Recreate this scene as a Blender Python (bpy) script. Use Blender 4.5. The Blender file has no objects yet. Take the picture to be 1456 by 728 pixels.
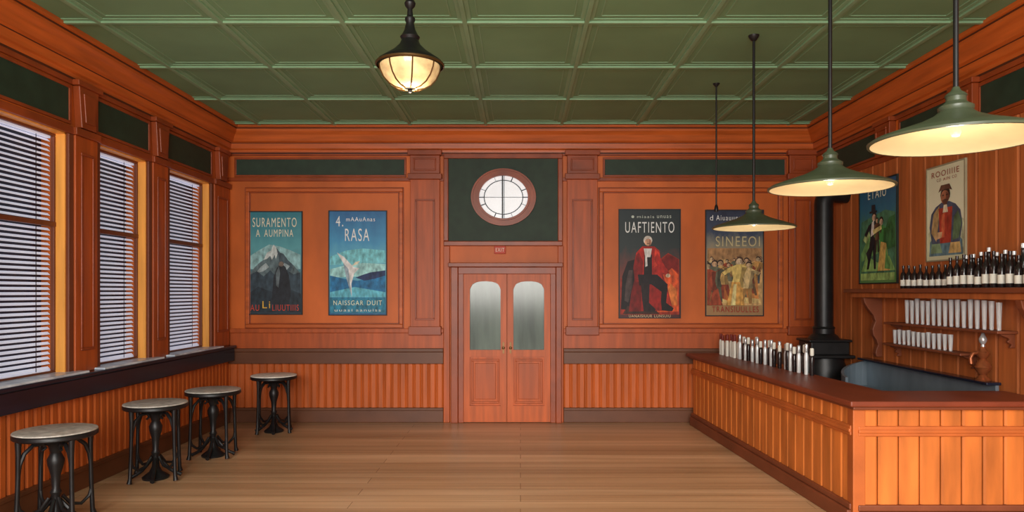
import bpy, bmesh, math, random
from mathutils import Vector
random.seed(7)
S = bpy.context.scene; COL = S.collection
PI = math.pi
try: S.view_settings.view_transform = 'Standard'
except Exception: pass

# ------------------------------------------------------------ materials
def lin(c): return tuple((v/255/12.92) if v/255 <= .04045 else ((v/255+.055)/1.055)**2.4 for v in c)
MC = {}
def mat(name, rgb, rough=.5, metal=0, var=.12, scale=(6, 6, 6), emit=0, trans=0, detail=4, bump=0, ior=1.45):
    if name in MC: return MC[name]
    m = bpy.data.materials.new(name); m.use_nodes = True; nt = m.node_tree
    b = nt.nodes['Principled BSDF']; l = lin(rgb)
    tc = nt.nodes.new('ShaderNodeTexCoord'); mp = nt.nodes.new('ShaderNodeMapping')
    nz = nt.nodes.new('ShaderNodeTexNoise'); rp = nt.nodes.new('ShaderNodeValToRGB')
    mp.inputs['Scale'].default_value = scale; nz.inputs['Scale'].default_value = 1; nz.inputs['Detail'].default_value = detail
    nt.links.new(tc.outputs['Object'], mp.inputs['Vector']); nt.links.new(mp.outputs['Vector'], nz.inputs['Vector'])
    nt.links.new(nz.outputs['Fac'], rp.inputs['Fac'])
    e = rp.color_ramp.elements
    e[0].position = .3; e[1].position = .7
    e[0].color = tuple(v*(1-var) for v in l)+(1,); e[1].color = tuple(min(1, v*(1+var)) for v in l)+(1,)
    nt.links.new(rp.outputs['Color'], b.inputs['Base Color'])
    b.inputs['Roughness'].default_value = rough; b.inputs['Metallic'].default_value = metal; b.inputs['IOR'].default_value = ior
    if trans: b.inputs['Transmission Weight'].default_value = trans
    if emit:
        nt.links.new(rp.outputs['Color'], b.inputs['Emission Color']); b.inputs['Emission Strength'].default_value = emit
    if bump:
        bp = nt.nodes.new('ShaderNodeBump'); bp.inputs['Strength'].default_value = bump; bp.inputs['Distance'].default_value = .01
        nt.links.new(nz.outputs['Fac'], bp.inputs['Height']); nt.links.new(bp.outputs['Normal'], b.inputs['Normal'])
    MC[name] = m; return m
def grad(name, stops, rough=.5):
    m = bpy.data.materials.new(name); m.use_nodes = True; nt = m.node_tree; b = nt.nodes['Principled BSDF']
    tc = nt.nodes.new('ShaderNodeTexCoord'); sp = nt.nodes.new('ShaderNodeSeparateXYZ'); rp = nt.nodes.new('ShaderNodeValToRGB')
    nz = nt.nodes.new('ShaderNodeTexNoise'); nz.inputs['Scale'].default_value = 7; nz.inputs['Detail'].default_value = 6
    ma = nt.nodes.new('ShaderNodeMath'); ma.operation = 'MULTIPLY_ADD'; ma.inputs[1].default_value = .3
    mb_ = nt.nodes.new('ShaderNodeMath'); mb_.operation = 'SUBTRACT'; mb_.inputs[1].default_value = .15
    nt.links.new(tc.outputs['Generated'], sp.inputs[0]); nt.links.new(tc.outputs['Generated'], nz.inputs['Vector'])
    nt.links.new(nz.outputs['Fac'], ma.inputs[0]); nt.links.new(sp.outputs['Z'], ma.inputs[2])
    nt.links.new(ma.outputs[0], mb_.inputs[0]); nt.links.new(mb_.outputs[0], rp.inputs['Fac'])
    cr = rp.color_ramp
    while len(cr.elements) < len(stops): cr.elements.new(.5)
    for el, (p, c) in zip(cr.elements, stops): el.position = p; el.color = lin(c)+(1,)
    nt.links.new(rp.outputs['Color'], b.inputs['Base Color']); b.inputs['Roughness'].default_value = rough
    return m
VZ = (16, 16, 1.3); VX = (1.3, 16, 16); VY = (16, 1.3, 16)
WOOD = mat('wood_panel', (198, 98, 34), .5, var=.26, scale=(1.6, 1.6, .8))
WOODX = mat('wood_horizontal', (190, 92, 34), .42, var=.22, scale=VX)
WOODY = mat('wood_depthwise', (190, 92, 34), .42, var=.22, scale=VY)
PIL = mat('wood_pilaster', (174, 80, 30), .45, var=.22, scale=VZ)
MOLD = mat('wood_moulding', (144, 64, 27), .38, var=.22, scale=(4, 4, 4))
DOORW = mat('wood_door', (188, 88, 32), .45, var=.22, scale=VZ)
BEAD = mat('wood_beadboard', (186, 90, 34), .5, var=.22, scale=VZ)
PLANK = mat('wood_plank_wall', (172, 94, 46), .55, var=.24, scale=VZ)
DKBR = mat('wood_dark_rail', (98, 56, 32), .45, var=.18, scale=(3, 3, 3))
SHADEB = mat('wood_dark_bead', (80, 38, 20), .5, var=.15)  # dark tone for the shadow lines painted onto the cornice
LITREV = mat('wood_reveal', (240, 164, 74), .45, var=.16, scale=VZ)  # sunlight on the reveals is put into this lighter wood colour
GREEN = mat('frieze_green', (38, 56, 42), .6, var=.2)
LEDGE = mat('ledge_black', (22, 28, 44), .25, var=.3, scale=(10, 2, 10))
SHEEN = mat('sill_bluegrey', (196, 208, 230), .25, var=.4, scale=(10, 6, 10))  # pale tone imitates window light reflected on the ledge top
CEIL = mat('ceiling_green', (112, 150, 112), .6, var=.1, scale=(1.2, 1.2, 1))
BEAMM = mat('beam_green', (128, 164, 128), .5, var=.08, scale=(3, 3, 3))
BARW = mat('bar_boards', (198, 110, 46), .5, var=.28, scale=(7, 7, 1.2))
BARR = mat('bar_rail', (184, 96, 42), .5, var=.18, scale=(3, 3, 3))
BARTOP = mat('bar_top', (122, 56, 34), .42, var=.18, scale=(3, 2, 3))
BASEM = mat('bar_base', (120, 62, 36), .5, var=.16, scale=(3, 3, 3))
IRON = mat('black_iron', (32, 31, 32), .4, metal=.3, var=.25, scale=(9, 9, 9))
SEAT = mat('seat_pale', (190, 186, 178), .35, var=.3, scale=(18, 18, 18))
SEATW = mat('seat_white', (244, 240, 230), .35, var=.1, scale=(18, 18, 18))
STEEL = mat('steel', (116, 128, 138), .35, metal=.3, var=.14, scale=(6, 6, 2))
SLAT = mat('blind_slat', (222, 226, 244), .5, var=.04, emit=.34)  # emission stands in for daylight coming through the slats
NAVY = mat('pane_dark', (20, 22, 40), .3, var=.2)
SASH = mat('sash_brown', (114, 58, 32), .5, var=.16, scale=VZ)
ENAM = mat('enamel_green', (74, 82, 62), .35, var=.12)
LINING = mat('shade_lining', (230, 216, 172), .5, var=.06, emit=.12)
BULB = mat('bulb_warm', (255, 240, 208), .3, var=.02, emit=.4)
BRASS = mat('dark_brass', (104, 76, 44), .35, metal=.6, var=.2)
COPPER = mat('copper', (150, 84, 50), .3, metal=.5, var=.25, scale=(20, 20, 20))
SILV = mat('silver', (200, 202, 204), .22, metal=.6, var=.2)
LGLASS = mat('lantern_glass', (236, 196, 140), .15, var=.4, scale=(7, 7, 9), emit=.5)
FROST = mat('door_glass', (88, 102, 92), .16, var=.42, scale=(7, 7, 1.0))
WGLASS = mat('round_glass', (236, 240, 244), .2, var=.05, emit=.4)
LEAD = mat('lead_black', (26, 26, 28), .5, var=.2)
BTL = mat('bottle_dark', (34, 26, 26), .15, var=.25)
BTLW = mat('bottle_pale', (214, 216, 216), .2, metal=.2, var=.2)
LAB = mat('label_white', (222, 218, 206), .6, var=.1)
REDC = mat('cap_red', (122, 40, 30), .5, var=.1)
GLS = mat('tumbler_glass', (250, 252, 254), .06, var=.02, trans=.62, ior=1.4)
REDS = mat('sign_red', (186, 62, 40), .5, var=.08, emit=.05)
WHT = mat('sign_white', (240, 222, 206), .5, var=.03)

def floor_mat():
    m = bpy.data.materials.new('floor_planks'); m.use_nodes = True; nt = m.node_tree; b = nt.nodes['Principled BSDF']; L = nt.links.new
    tc = nt.nodes.new('ShaderNodeTexCoord'); br = nt.nodes.new('ShaderNodeTexBrick')
    L(tc.outputs['Object'], br.inputs['Vector'])
    br.inputs['Scale'].default_value = 1; br.inputs['Brick Width'].default_value = 4; br.inputs['Row Height'].default_value = .2
    br.inputs['Mortar Size'].default_value = .005; br.inputs['Mortar Smooth'].default_value = .5; br.offset = .37
    br.inputs['Color1'].default_value = lin((218, 176, 136))+(1,); br.inputs['Color2'].default_value = lin((202, 158, 118))+(1,)
    br.inputs['Mortar'].default_value = lin((158, 114, 78))+(1,)
    last = br.outputs['Color']
    for sc, lo, p0, p1 in (((.1, 2.0, 1), .68, .36, .6), ((.4, 9.0, 1), .84, .35, .6)):
        mp = nt.nodes.new('ShaderNodeMapping'); mp.inputs['Scale'].default_value = sc
        nz = nt.nodes.new('ShaderNodeTexNoise'); nz.inputs['Scale'].default_value = 1; nz.inputs['Detail'].default_value = 3
        L(tc.outputs['Object'], mp.inputs[0]); L(mp.outputs[0], nz.inputs['Vector'])
        rp = nt.nodes.new('ShaderNodeValToRGB'); rp.color_ramp.elements[0].position = p0; rp.color_ramp.elements[1].position = p1
        rp.color_ramp.elements[0].color = (lo, lo*.96, lo*.90, 1); rp.color_ramp.elements[1].color = (1.04, 1.04, 1.04, 1)
        L(nz.outputs['Fac'], rp.inputs['Fac'])
        mx = nt.nodes.new('ShaderNodeMix'); mx.data_type = 'RGBA'; mx.blend_type = 'MULTIPLY'; mx.inputs[0].default_value = 1
        L(last, mx.inputs[6]); L(rp.outputs['Color'], mx.inputs[7]); last = mx.outputs[2]
    L(last, b.inputs['Base Color'])
    b.inputs['Roughness'].default_value = .34
    return m

# ------------------------------------------------------------ mesh builder
class MB:
    def __init__(s): s.bm = bmesh.new(); s.mi = 0
    def face(s, pts):
        f = s.bm.faces.new([s.bm.verts.new(p) for p in pts]); f.material_index = s.mi; return f
    def hexa(s, P):
        v = [s.bm.verts.new(p) for p in P]
        for q in ((0, 1, 2, 3), (4, 5, 6, 7), (0, 1, 5, 4), (1, 2, 6, 5), (2, 3, 7, 6), (3, 0, 4, 7)):
            f = s.bm.faces.new([v[i] for i in q]); f.material_index = s.mi
        return s
    def box(s, x0, x1, y0, y1, z0, z1): return s.wbox(lambda u, d, z: (u, d, z), x0, x1, y0, y1, z0, z1)
    def wbox(s, T, u0, u1, d0, d1, z0, z1):
        return s.hexa([T(u0, d0, z0), T(u1, d0, z0), T(u1, d1, z0), T(u0, d1, z0), T(u0, d0, z1), T(u1, d0, z1), T(u1, d1, z1), T(u0, d1, z1)])
    def ring2(s, A, B):
        a = [s.bm.verts.new(p) for p in A]; b = [s.bm.verts.new(p) for p in B]; n = len(a)
        for i in range(n):
            f = s.bm.faces.new([a[i], a[(i+1) % n], b[(i+1) % n], b[i]]); f.material_index = s.mi
        for q in (a, b):
            f = s.bm.faces.new(q); f.material_index = s.mi
        return s
    def wprism(s, T, prof, u0, u1): return s.ring2([T(u0, d, z) for d, z in prof], [T(u1, d, z) for d, z in prof])
    def zprism(s, poly, z0, z1): return s.ring2([(x, y, z0) for x, y in poly], [(x, y, z1) for x, y in poly])
    def dprism(s, T, poly, d0, d1): return s.ring2([T(u, d0, z) for u, z in poly], [T(u, d1, z) for u, z in poly])
    def wframe(s, T, u0, u1, z0, z1, w, d0, d1):
        s.wbox(T, u0, u1, d0, d1, z0, z0+w); s.wbox(T, u0, u1, d0, d1, z1-w, z1)
        s.wbox(T, u0, u0+w, d0, d1, z0+w, z1-w); s.wbox(T, u1-w, u1, d0, d1, z0+w, z1-w); return s
    def annulus(s, T, cu, cz, r0, r1, d0, d1, n=48, e=1):
        c = [(math.cos(2*PI*i/n), math.sin(2*PI*i/n)*e) for i in range(n)]
        R = [[s.bm.verts.new(T(cu+r*a, d, cz+r*b)) for a, b in c] for r, d in ((r0, d0), (r1, d0), (r1, d1), (r0, d1))]
        for k in range(4):
            A, B = R[k], R[(k+1) % 4]
            for i in range(n):
                f = s.bm.faces.new([A[i], A[(i+1) % n], B[(i+1) % n], B[i]]); f.material_index = s.mi
        return s
    def lathe(s, prof, seg=24, c=(0, 0, 0), cap=False):
        rings = []
        for r, z in prof:
            if r <= 1e-6: rings.append([s.bm.verts.new((c[0], c[1], c[2]+z))])
            else: rings.append([s.bm.verts.new((c[0]+r*math.cos(2*PI*i/seg), c[1]+r*math.sin(2*PI*i/seg), c[2]+z)) for i in range(seg)])
        for A, B in zip(rings, rings[1:]):
            for i in range(seg):
                j = (i+1) % seg
                if len(A) == 1 and len(B) == 1: continue
                if len(A) == 1: q = [A[0], B[i], B[j]]
                elif len(B) == 1: q = [A[i], A[j], B[0]]
                else: q = [A[i], A[j], B[j], B[i]]
                f = s.bm.faces.new(q); f.material_index = s.mi
        if cap:
            for R in (rings[0], rings[-1]):
                if len(R) > 2: f = s.bm.faces.new(R); f.material_index = s.mi
        return s
    def tube(s, pts, r, seg=8):
        P = [Vector(p) for p in pts]; rs = r if isinstance(r, (list, tuple)) else [r]*len(P); prev = None; up = None
        for i, p in enumerate(P):
            t = (P[min(i+1, len(P)-1)]-P[max(i-1, 0)]).normalized()
            if up is None: up = Vector((1, 0, 0)) if abs(t.x) < .8 else Vector((0, 1, 0))
            a = t.cross(up).normalized(); b = a.cross(t).normalized(); up = b
            R = [s.bm.verts.new(p+(a*math.cos(2*PI*k/seg)+b*math.sin(2*PI*k/seg))*rs[i]) for k in range(seg)]
            if prev:
                for k in range(seg):
                    f = s.bm.faces.new([prev[k], prev[(k+1) % seg], R[(k+1) % seg], R[k]]); f.material_index = s.mi
            else: s.bm.faces.new(R).material_index = s.mi
            prev = R
        s.bm.faces.new(prev).material_index = s.mi
        return s
    def boards(s, p0, p1, n, z0, z1, w, t, gap=.008, ch=.2):
        p0 = Vector(p0); p1 = Vector(p1); n = Vector(n); L = (p1-p0).length; e = (p1-p0)/L; N = max(1, round(L/w)); w = L/N
        for i in range(N):
            a = i*w+gap/2; b = (i+1)*w-gap/2; c = w*ch
            q = [(a, 0), (a, t*.45), (a+c, t), (b-c, t), (b, t*.45), (b, 0)]
            s.zprism([tuple(p0+e*u+n*d) for u, d in q], z0, z1)
        return s
    def text(s, T, body, u0, u1, v0, v1, d):
        cu = bpy.data.curves.new('t', 'FONT'); cu.body = body; cu.space_character = 1.22
        ob = bpy.data.objects.new('t', cu); COL.objects.link(ob)
        dg = bpy.context.evaluated_depsgraph_get(); me = bpy.data.meshes.new_from_object(ob.evaluated_get(dg))
        xs = [v.co.x for v in me.vertices]; ys = [v.co.y for v in me.vertices]
        if xs:
            ax, bx, ay, by = min(xs), max(xs), min(ys), max(ys)
            vs = [s.bm.verts.new(T(u0+(v.co.x-ax)/(bx-ax)*(u1-u0), d, v0+(v.co.y-ay)/(by-ay)*(v1-v0))) for v in me.vertices]
            for p in me.polygons:
                try: s.bm.faces.new([vs[i] for i in p.vertices]).material_index = s.mi
                except ValueError: pass
        bpy.data.objects.remove(ob); bpy.data.meshes.remove(me)
        return s
    def build(s, name, mats, parent=None, smooth=False, bevel=0, off=None, flat=False):
        if not flat: bmesh.ops.recalc_face_normals(s.bm, faces=s.bm.faces[:])
        if off is not None: bmesh.ops.translate(s.bm, verts=s.bm.verts[:], vec=-Vector(off))
        me = bpy.data.meshes.new(name); s.bm.to_mesh(me); s.bm.free()
        for m in (mats if isinstance(mats, (list, tuple)) else [mats]): me.materials.append(m)
        if smooth:
            for p in me.polygons: p.use_smooth = True
            try: me.set_sharp_from_angle(angle=math.radians(38))
            except Exception: pass
        o = bpy.data.objects.new(name, me); COL.objects.link(o)
        if parent: o.parent = parent
        if bevel:
            md = o.modifiers.new('bevel', 'BEVEL'); md.width = bevel; md.segments = 2; md.limit_method = 'ANGLE'
        return o
def tag(o, label, cat, group=None, kind=None):
    o['label'] = label; o['category'] = cat
    if group: o['group'] = group
    if kind: o['kind'] = kind
    return o
def empty(name, loc, rz=0):
    o = bpy.data.objects.new(name, None); COL.objects.link(o); o.location = loc; o.rotation_euler = (0, 0, rz); o.empty_display_size = .1; return o
def copy_tree(o, parent=None):
    c = o.copy(); COL.objects.link(c)
    if parent: c.parent = parent
    for ch in list(o.children): copy_tree(ch, c)
    return c
def struct(o, label, cat): return tag(o, label, cat, kind='structure')

# ------------------------------------------------------------ room
H = 4.19; XL = -4.15; XR = 4.2; YB = 10.0; Y0 = -.6
TB = lambda u, d, z: (u, YB-d, z)
TL = lambda u, d, z: (XL+d, u, z)
TR = lambda u, d, z: (XR-d, u, z)
px = lambda x: (x-740)/100.0       # back wall: 100 pixels to the metre
pz = lambda y: 6.0-y/100.0

struct(MB().box(XL-.25, XR+.25, Y0, YB+.2, -.1, 0).build('floor', floor_mat()), 'pale brown wooden plank floor running from side to side', 'floor')
ceil = struct(MB().box(XL-.25, XR+.25, Y0, YB+.2, H, H+.1).build('ceiling', CEIL), 'green panelled ceiling with a grid of shallow strips', 'ceiling')
bx = [-3.63+1.05*i for i in range(8)]; by = [9.70-1.21*i for i in range(9)]
for x in bx:
    MB().box(x-.06, x+.06, Y0, 9.8, H-.007, H).box(x-.02, x+.02, Y0, 9.8, H-.026, H-.007).build('beam', BEAMM, ceil, bevel=.003)
for y in by:
    MB().box(XL+.1, XR-.1, y-.06, y+.06, H-.0075, H).box(XL+.1, XR-.1, y-.02, y+.02, H-.0265, H-.0075).build('beam', BEAMM, ceil, bevel=.003)
m = MB()
TC = lambda u, d, z: (u, z, H-d)
xs = [XL+.1]+bx+[XR-.1]
for a, b in zip(xs, xs[1:]):
    for c, d in zip(by[1:], by):
        if b-a > .5: m.wframe(TC, a+.11, b-.11, c+.11, d-.11, .010, 0, .005)
m.build('panel_moulding', BEAMM, ceil)

# back wall
wb = struct(MB().box(XL-.25, XR+.25, YB, YB+.2, 0, H).build('wall_back', WOOD), 'orange wood panelled back wall with posters and double door', 'wall')
COR = [(0, 3.82), (.025, 3.82), (.03, 3.86), (.06, 3.875), (.07, 3.95), (.11, 3.97), (.15, 4.05), (.19, 4.10), (.19, 4.14), (.22, 4.15), (.22, H), (0, H)]
for nm, T, a, b, mt, lab in (('trim_1', TB, XL, XR, WOODX, 'stepped orange cornice along the back wall'), ('trim_2', TL, Y0, YB, WOODY, 'stepped orange cornice above the windows'), ('trim_3', TR, Y0, YB, WOODY, 'stepped orange cornice above the bar side wall')):
    c = struct(MB().wprism(T, COR, a, b).build(nm, mt, bevel=.004), lab, 'cornice')
    MB().wbox(T, a, b, 0, .034, 3.805, 3.825).wbox(T, a, b, .03, .076, 3.945, 3.963).wbox(T, a, b, .1, .198, 4.128, 4.142).build('cornice_bead', SHADEB, c, bevel=.003)  # thin dark strips drawn where the cornice steps fall in shade
m = MB()
for a, b in ((XL, px(632)), (px(798), XR)):
    m.wbox(TB, a, b, 0, .03, pz(222), pz(217)).wbox(TB, a, b, 0, .035, pz(258), pz(253))
m.build('frieze_rail', MOLD, wb, bevel=.006)
for a, b in ((337, 575), (860, 1115)):
    f = MB().wbox(TB, px(a), px(b), 0, .012, pz(249), pz(227)).build('frieze_panel', GREEN, wb)
    MB().wframe(TB, px(a)-.03, px(b)+.03, pz(249)-.03, pz(227)+.03, .03, 0, .022).build('frieze_moulding', MOLD, f, bevel=.005)
for a, b in ((350, 573), (852, 1112)):
    pm = MB().wframe(TB, px(a), px(b), pz(466), pz(268), .05, 0, .03).build('panel_moulding', WOODX, wb, bevel=.008)
    MB().wframe(TB, px(a)+.05, px(b)-.05, pz(466)+.05, pz(268)-.05, .016, 0, .02).wframe(TB, px(a)-.014, px(b)+.014, pz(466)-.014, pz(268)+.014, .014, 0, .016).build('moulding_bead', MOLD, pm, bevel=.004)
for a, b in ((584, 626), (806, 849), (1120, 1158)):
    p = MB().wbox(TB, px(a), px(b), 0, .06, pz(470), pz(256)).build('pilaster', PIL, wb, bevel=.006)
    MB().wframe(TB, px(a)+.07, px(b)-.07, pz(455), pz(284), .025, .06, .075).build('pilaster_frame', MOLD, p, bevel=.005)
    MB().wbox(TB, px(a)-.03, px(b)+.03, 0, .10, pz(256), pz(248)).wbox(TB, px(a), px(b), 0, .075, pz(248), pz(222)).wframe(TB, px(a)+.05, px(b)-.05, pz(244), pz(226), .02, .075, .09)\
        .wbox(TB, px(a)-.03, px(b)+.03, 0, .11, pz(222), pz(215)).build('capital', MOLD, p, bevel=.006)
    MB().wbox(TB, px(a)-.02, px(b)+.02, 0, .09, pz(476), pz(464)).build('pilaster_base', MOLD, p, bevel=.006)
for a, b in ((XL+.02, px(631)), (px(801), XR-.03)):
    MB().wbox(TB, a, b, 0, .05, pz(473), pz(467)).wbox(TB, a, b, 0, .02, pz(497), pz(473)).build('chair_rail', PIL, wb, bevel=.006)
    MB().wbox(TB, a, b, 0, .07, pz(500), pz(495)).wbox(TB, a, b, 0, .055, pz(517), pz(500)).build('dado_rail', DKBR, wb, bevel=.008)
    MB().boards(TB(a, 0, 0)[:2], TB(b, 0, 0)[:2], (0, -1), pz(580), pz(517), .104, .028, .007, .2).build('beadboard', BEAD, wb)
    struct(MB().wbox(TB, a, b, 0, .05, 0, .17).wbox(TB, a, b, 0, .065, .17, .21).build('baseboard_back_left' if a < 0 else 'baseboard_back_right', DKBR, bevel=.008),
           'dark baseboard of the back wall %s the double door' % ('left of' if a < 0 else 'right of'), 'baseboard')
# centre bay over the door
MB().wbox(TB, px(638), px(793), 0, .02, pz(343), pz(226)).build('door_bay_panel', GREEN, wb)
MB().wframe(TB, px(631), px(800), pz(350), pz(219), .07, 0, .05).build('bay_moulding', MOLD, wb, bevel=.01)
MB().wbox(TB, px(631), px(640), 0, .05, 0, pz(350)).wbox(TB, px(793), px(801), 0, .05, 0, pz(350)).build('bay_post', PIL, wb, bevel=.008)
# round window: a slightly wide oval
w4 = empty('window_4', TB(px(716), 0, pz(281)))
struct(w4, 'oval leaded window above the double door', 'window')
o4 = w4.location; E = .88; wu, wv = px(716), pz(281)
MB().annulus(TB, wu, wv, .345, .375, .02, .09, e=E).annulus(TB, wu, wv, .375, .435, .02, .055, e=E).annulus(TB, wu, wv, .435, .46, .02, .075, e=E).build('window_frame', MOLD, w4, smooth=True, off=o4)
n = 48
pn = MB().dprism(TB, [(wu+.355*math.cos(2*PI*i/n), wv+.355*E*math.sin(2*PI*i/n)) for i in range(n)], .02, .032).build('pane', WGLASS, w4, off=o4)
m = MB().annulus(TB, wu, wv, .268, .28, .032, .04, e=E).wbox(TB, wu-.024, wu-.006, .032, .044, wv-.345*E, wv+.345*E).wbox(TB, wu+.004, wu+.012, .032, .044, wv-.345*E, wv+.345*E)\
    .wbox(TB, wu-.345, wu-.275, .032, .042, wv-.006, wv+.006).wbox(TB, wu+.275, wu+.345, .032, .042, wv-.006, wv+.006).wbox(TB, wu-.275, wu+.275, .032, .037, wv-.003, wv+.003)
for i in range(8):
    a = 2*PI*(i+.5)/8; ca, sa = math.cos(a), math.sin(a)*E; t = .005
    m.dprism(TB, [(wu+.275*ca-t, wv+.275*sa+t), (wu+.345*ca-t, wv+.345*sa+t), (wu+.345*ca+t, wv+.345*sa-t), (wu+.275*ca+t, wv+.275*sa-t)], .032, .039)
m.build('leading', LEAD, pn, off=o4)
# door
d1 = empty('door_1', TB(px(721), 0, 0)); struct(d1, 'orange wooden double door with two arched glass panes', 'door'); od = d1.location
MB().wbox(TB, px(642), px(652), 0, .10, 0, pz(380)).wbox(TB, px(652), px(660), 0, .075, 0, pz(388)).wbox(TB, px(782), px(790), 0, .075, 0, pz(388)).wbox(TB, px(790), px(798), 0, .10, 0, pz(380))\
    .wbox(TB, px(638), px(800), 0, .12, pz(380), pz(374)).wbox(TB, px(652), px(790), 0, .08, pz(390), pz(380)).build('door_frame', MOLD, d1, bevel=.008, off=od)
for a, b in ((660, 720.5), (721.5, 782)):
    x0, x1 = px(a), px(b); g0, g1 = x0+.085, x1-.085; gb, gt = pz(497), pz(400); zt = pz(390)
    lf = MB().wbox(TB, x0, x1, 0, .03, 0.01, zt)
    lf.wbox(TB, x0, g0, .03, .065, .01, zt).wbox(TB, g1, x1, .03, .065, .01, zt).wbox(TB, g0, g1, .03, .065, .01, .24).wbox(TB, g0, g1, .03, .065, pz(507), gb)
    N = 12; arc = []
    for i in range(N+1):
        t = i/N; uu = g0+(g1-g0)*t; arc.append((uu, gt-.11*(1-max(0, 1-abs(2*t-1)**2.6)**.5)))
    for p, q in zip(arc, arc[1:]): lf.dprism(TB, [p, q, (q[0], zt), (p[0], zt)], .03, .065)
    lf = lf.build('door_leaf', DOORW, d1, off=od)
    MB().dprism(TB, [(g0, gb), (g1, gb)]+arc[::-1], .03, .036).build('glass_pane', FROST, lf, off=od)
    MB().wframe(TB, g0+.02, g1-.02, .27, pz(510), .03, .03, .05).wbox(TB, g0+.07, g1-.07, .03, .045, .33, pz(516)).build('lower_panel', PIL, lf, bevel=.006, off=od)
    m = MB(); gx = x1-.045 if a < 700 else x0+.045
    m.wbox(TB, gx-.012, gx+.012, .065, .07, .98, 1.14).lathe([(0, -.02), (.018, -.012), (.02, 0), (.018, .012), (0, .02)], 10, TB(gx, .085, 1.06)); m.build('door_handle', BRASS, lf, off=od)
# exit sign
ex = empty('exit_sign', TB(px(711), .0, pz(361))); tag(ex, 'small red exit sign with pale letters above the double door', 'sign')
T0 = lambda u, d, z: (u, -d, z)
MB().wbox(T0, -.08, .08, .0, .045, 0, .11).build('sign_box', REDS, ex, bevel=.006)
MB().text(T0, 'EXIT', -.06, .06, .03, .08, .047).build('lettering', WHT, ex, flat=True)

# left wall with windows
OP = [(5.45, 6.42), (6.90, 7.80), (8.27, 9.38)]; ZS, ZT = 1.10, 3.30
m = MB().wbox(TL, Y0, YB, -.25, 0, 0, ZS).wbox(TL, Y0, YB, -.25, 0, ZT, H)
e = [Y0]+[v for o in OP for v in o]+[YB]
for i in range(0, len(e), 2): m.wbox(TL, e[i], e[i+1], -.25, 0, ZS, ZT)
wl = struct(m.build('wall_left', WOOD), 'orange wood panelled left wall with three tall windows', 'wall')
MB().wbox(TL, Y0, YB-.02, 0, .04, 3.30, 3.37).wbox(TL, Y0, YB-.02, 0, .03, 3.76, 3.81).build('frieze_rail', MOLD, wl, bevel=.006)
for a, b in OP:
    f = MB().wbox(TL, a-.02, b+.02, 0, .012, 3.42, 3.72).build('frieze_panel', GREEN, wl)
    MB().wframe(TL, a-.05, b+.05, 3.39, 3.75, .03, 0, .022).build('frieze_moulding', MOLD, f, bevel=.005)
    MB().wbox(TL, a-.07, a, 0, .03, ZS, ZT).wbox(TL, b, b+.07, 0, .03, ZS, ZT).build('window_casing', SASH, wl, bevel=.006)
for a, b in ((4.95, 5.38), (6.49, 6.83), (7.87, 8.20), (9.45, 9.92)):
    p = MB().wbox(TL, a, b, 0, .045, ZS, 3.30).build('pilaster', PIL, wl, bevel=.006)
    MB().wframe(TL, a+.07, b-.07, 1.3, 3.15, .025, .045, .06).build('pilaster_frame', MOLD, p, bevel=.005)
    c = (a+b)/2
    MB().dprism(TL, [(c-.11, 3.38), (c+.11, 3.38), (c+.15, 3.76), (c-.15, 3.76)], 0, .07).dprism(TL, [(c-.07, 3.43), (c+.07, 3.43), (c+.1, 3.70), (c-.1, 3.70)], .07, .085)\
        .wbox(TL, c-.19, c+.19, 0, .09, 3.76, 3.81).wbox(TL, a-.02, b+.02, 0, .07, 3.30, 3.37).build('keystone', MOLD, p, bevel=.006)
struct(MB().wbox(TL, Y0, YB-.08, 0, .12, .88, 1.06).wbox(TL, Y0, YB-.08, 0, .15, 1.06, 1.10).build('trim_4', LEDGE, bevel=.01), 'long blue black window ledge under the blinds', 'window ledge')
MB().boards((XL, Y0), (XL, YB-.07), (1, 0), .2, .88, .104, .028, .007, .2).build('beadboard', BEAD, wl)
struct(MB().wbox(TL, Y0, YB-.07, 0, .05, 0, .17).wbox(TL, Y0, YB-.07, 0, .065, .17, .21).build('baseboard_left', DKBR, bevel=.008), 'dark baseboard under the window wall', 'baseboard')
BL = ['nearest', 'middle', 'farthest']
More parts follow.
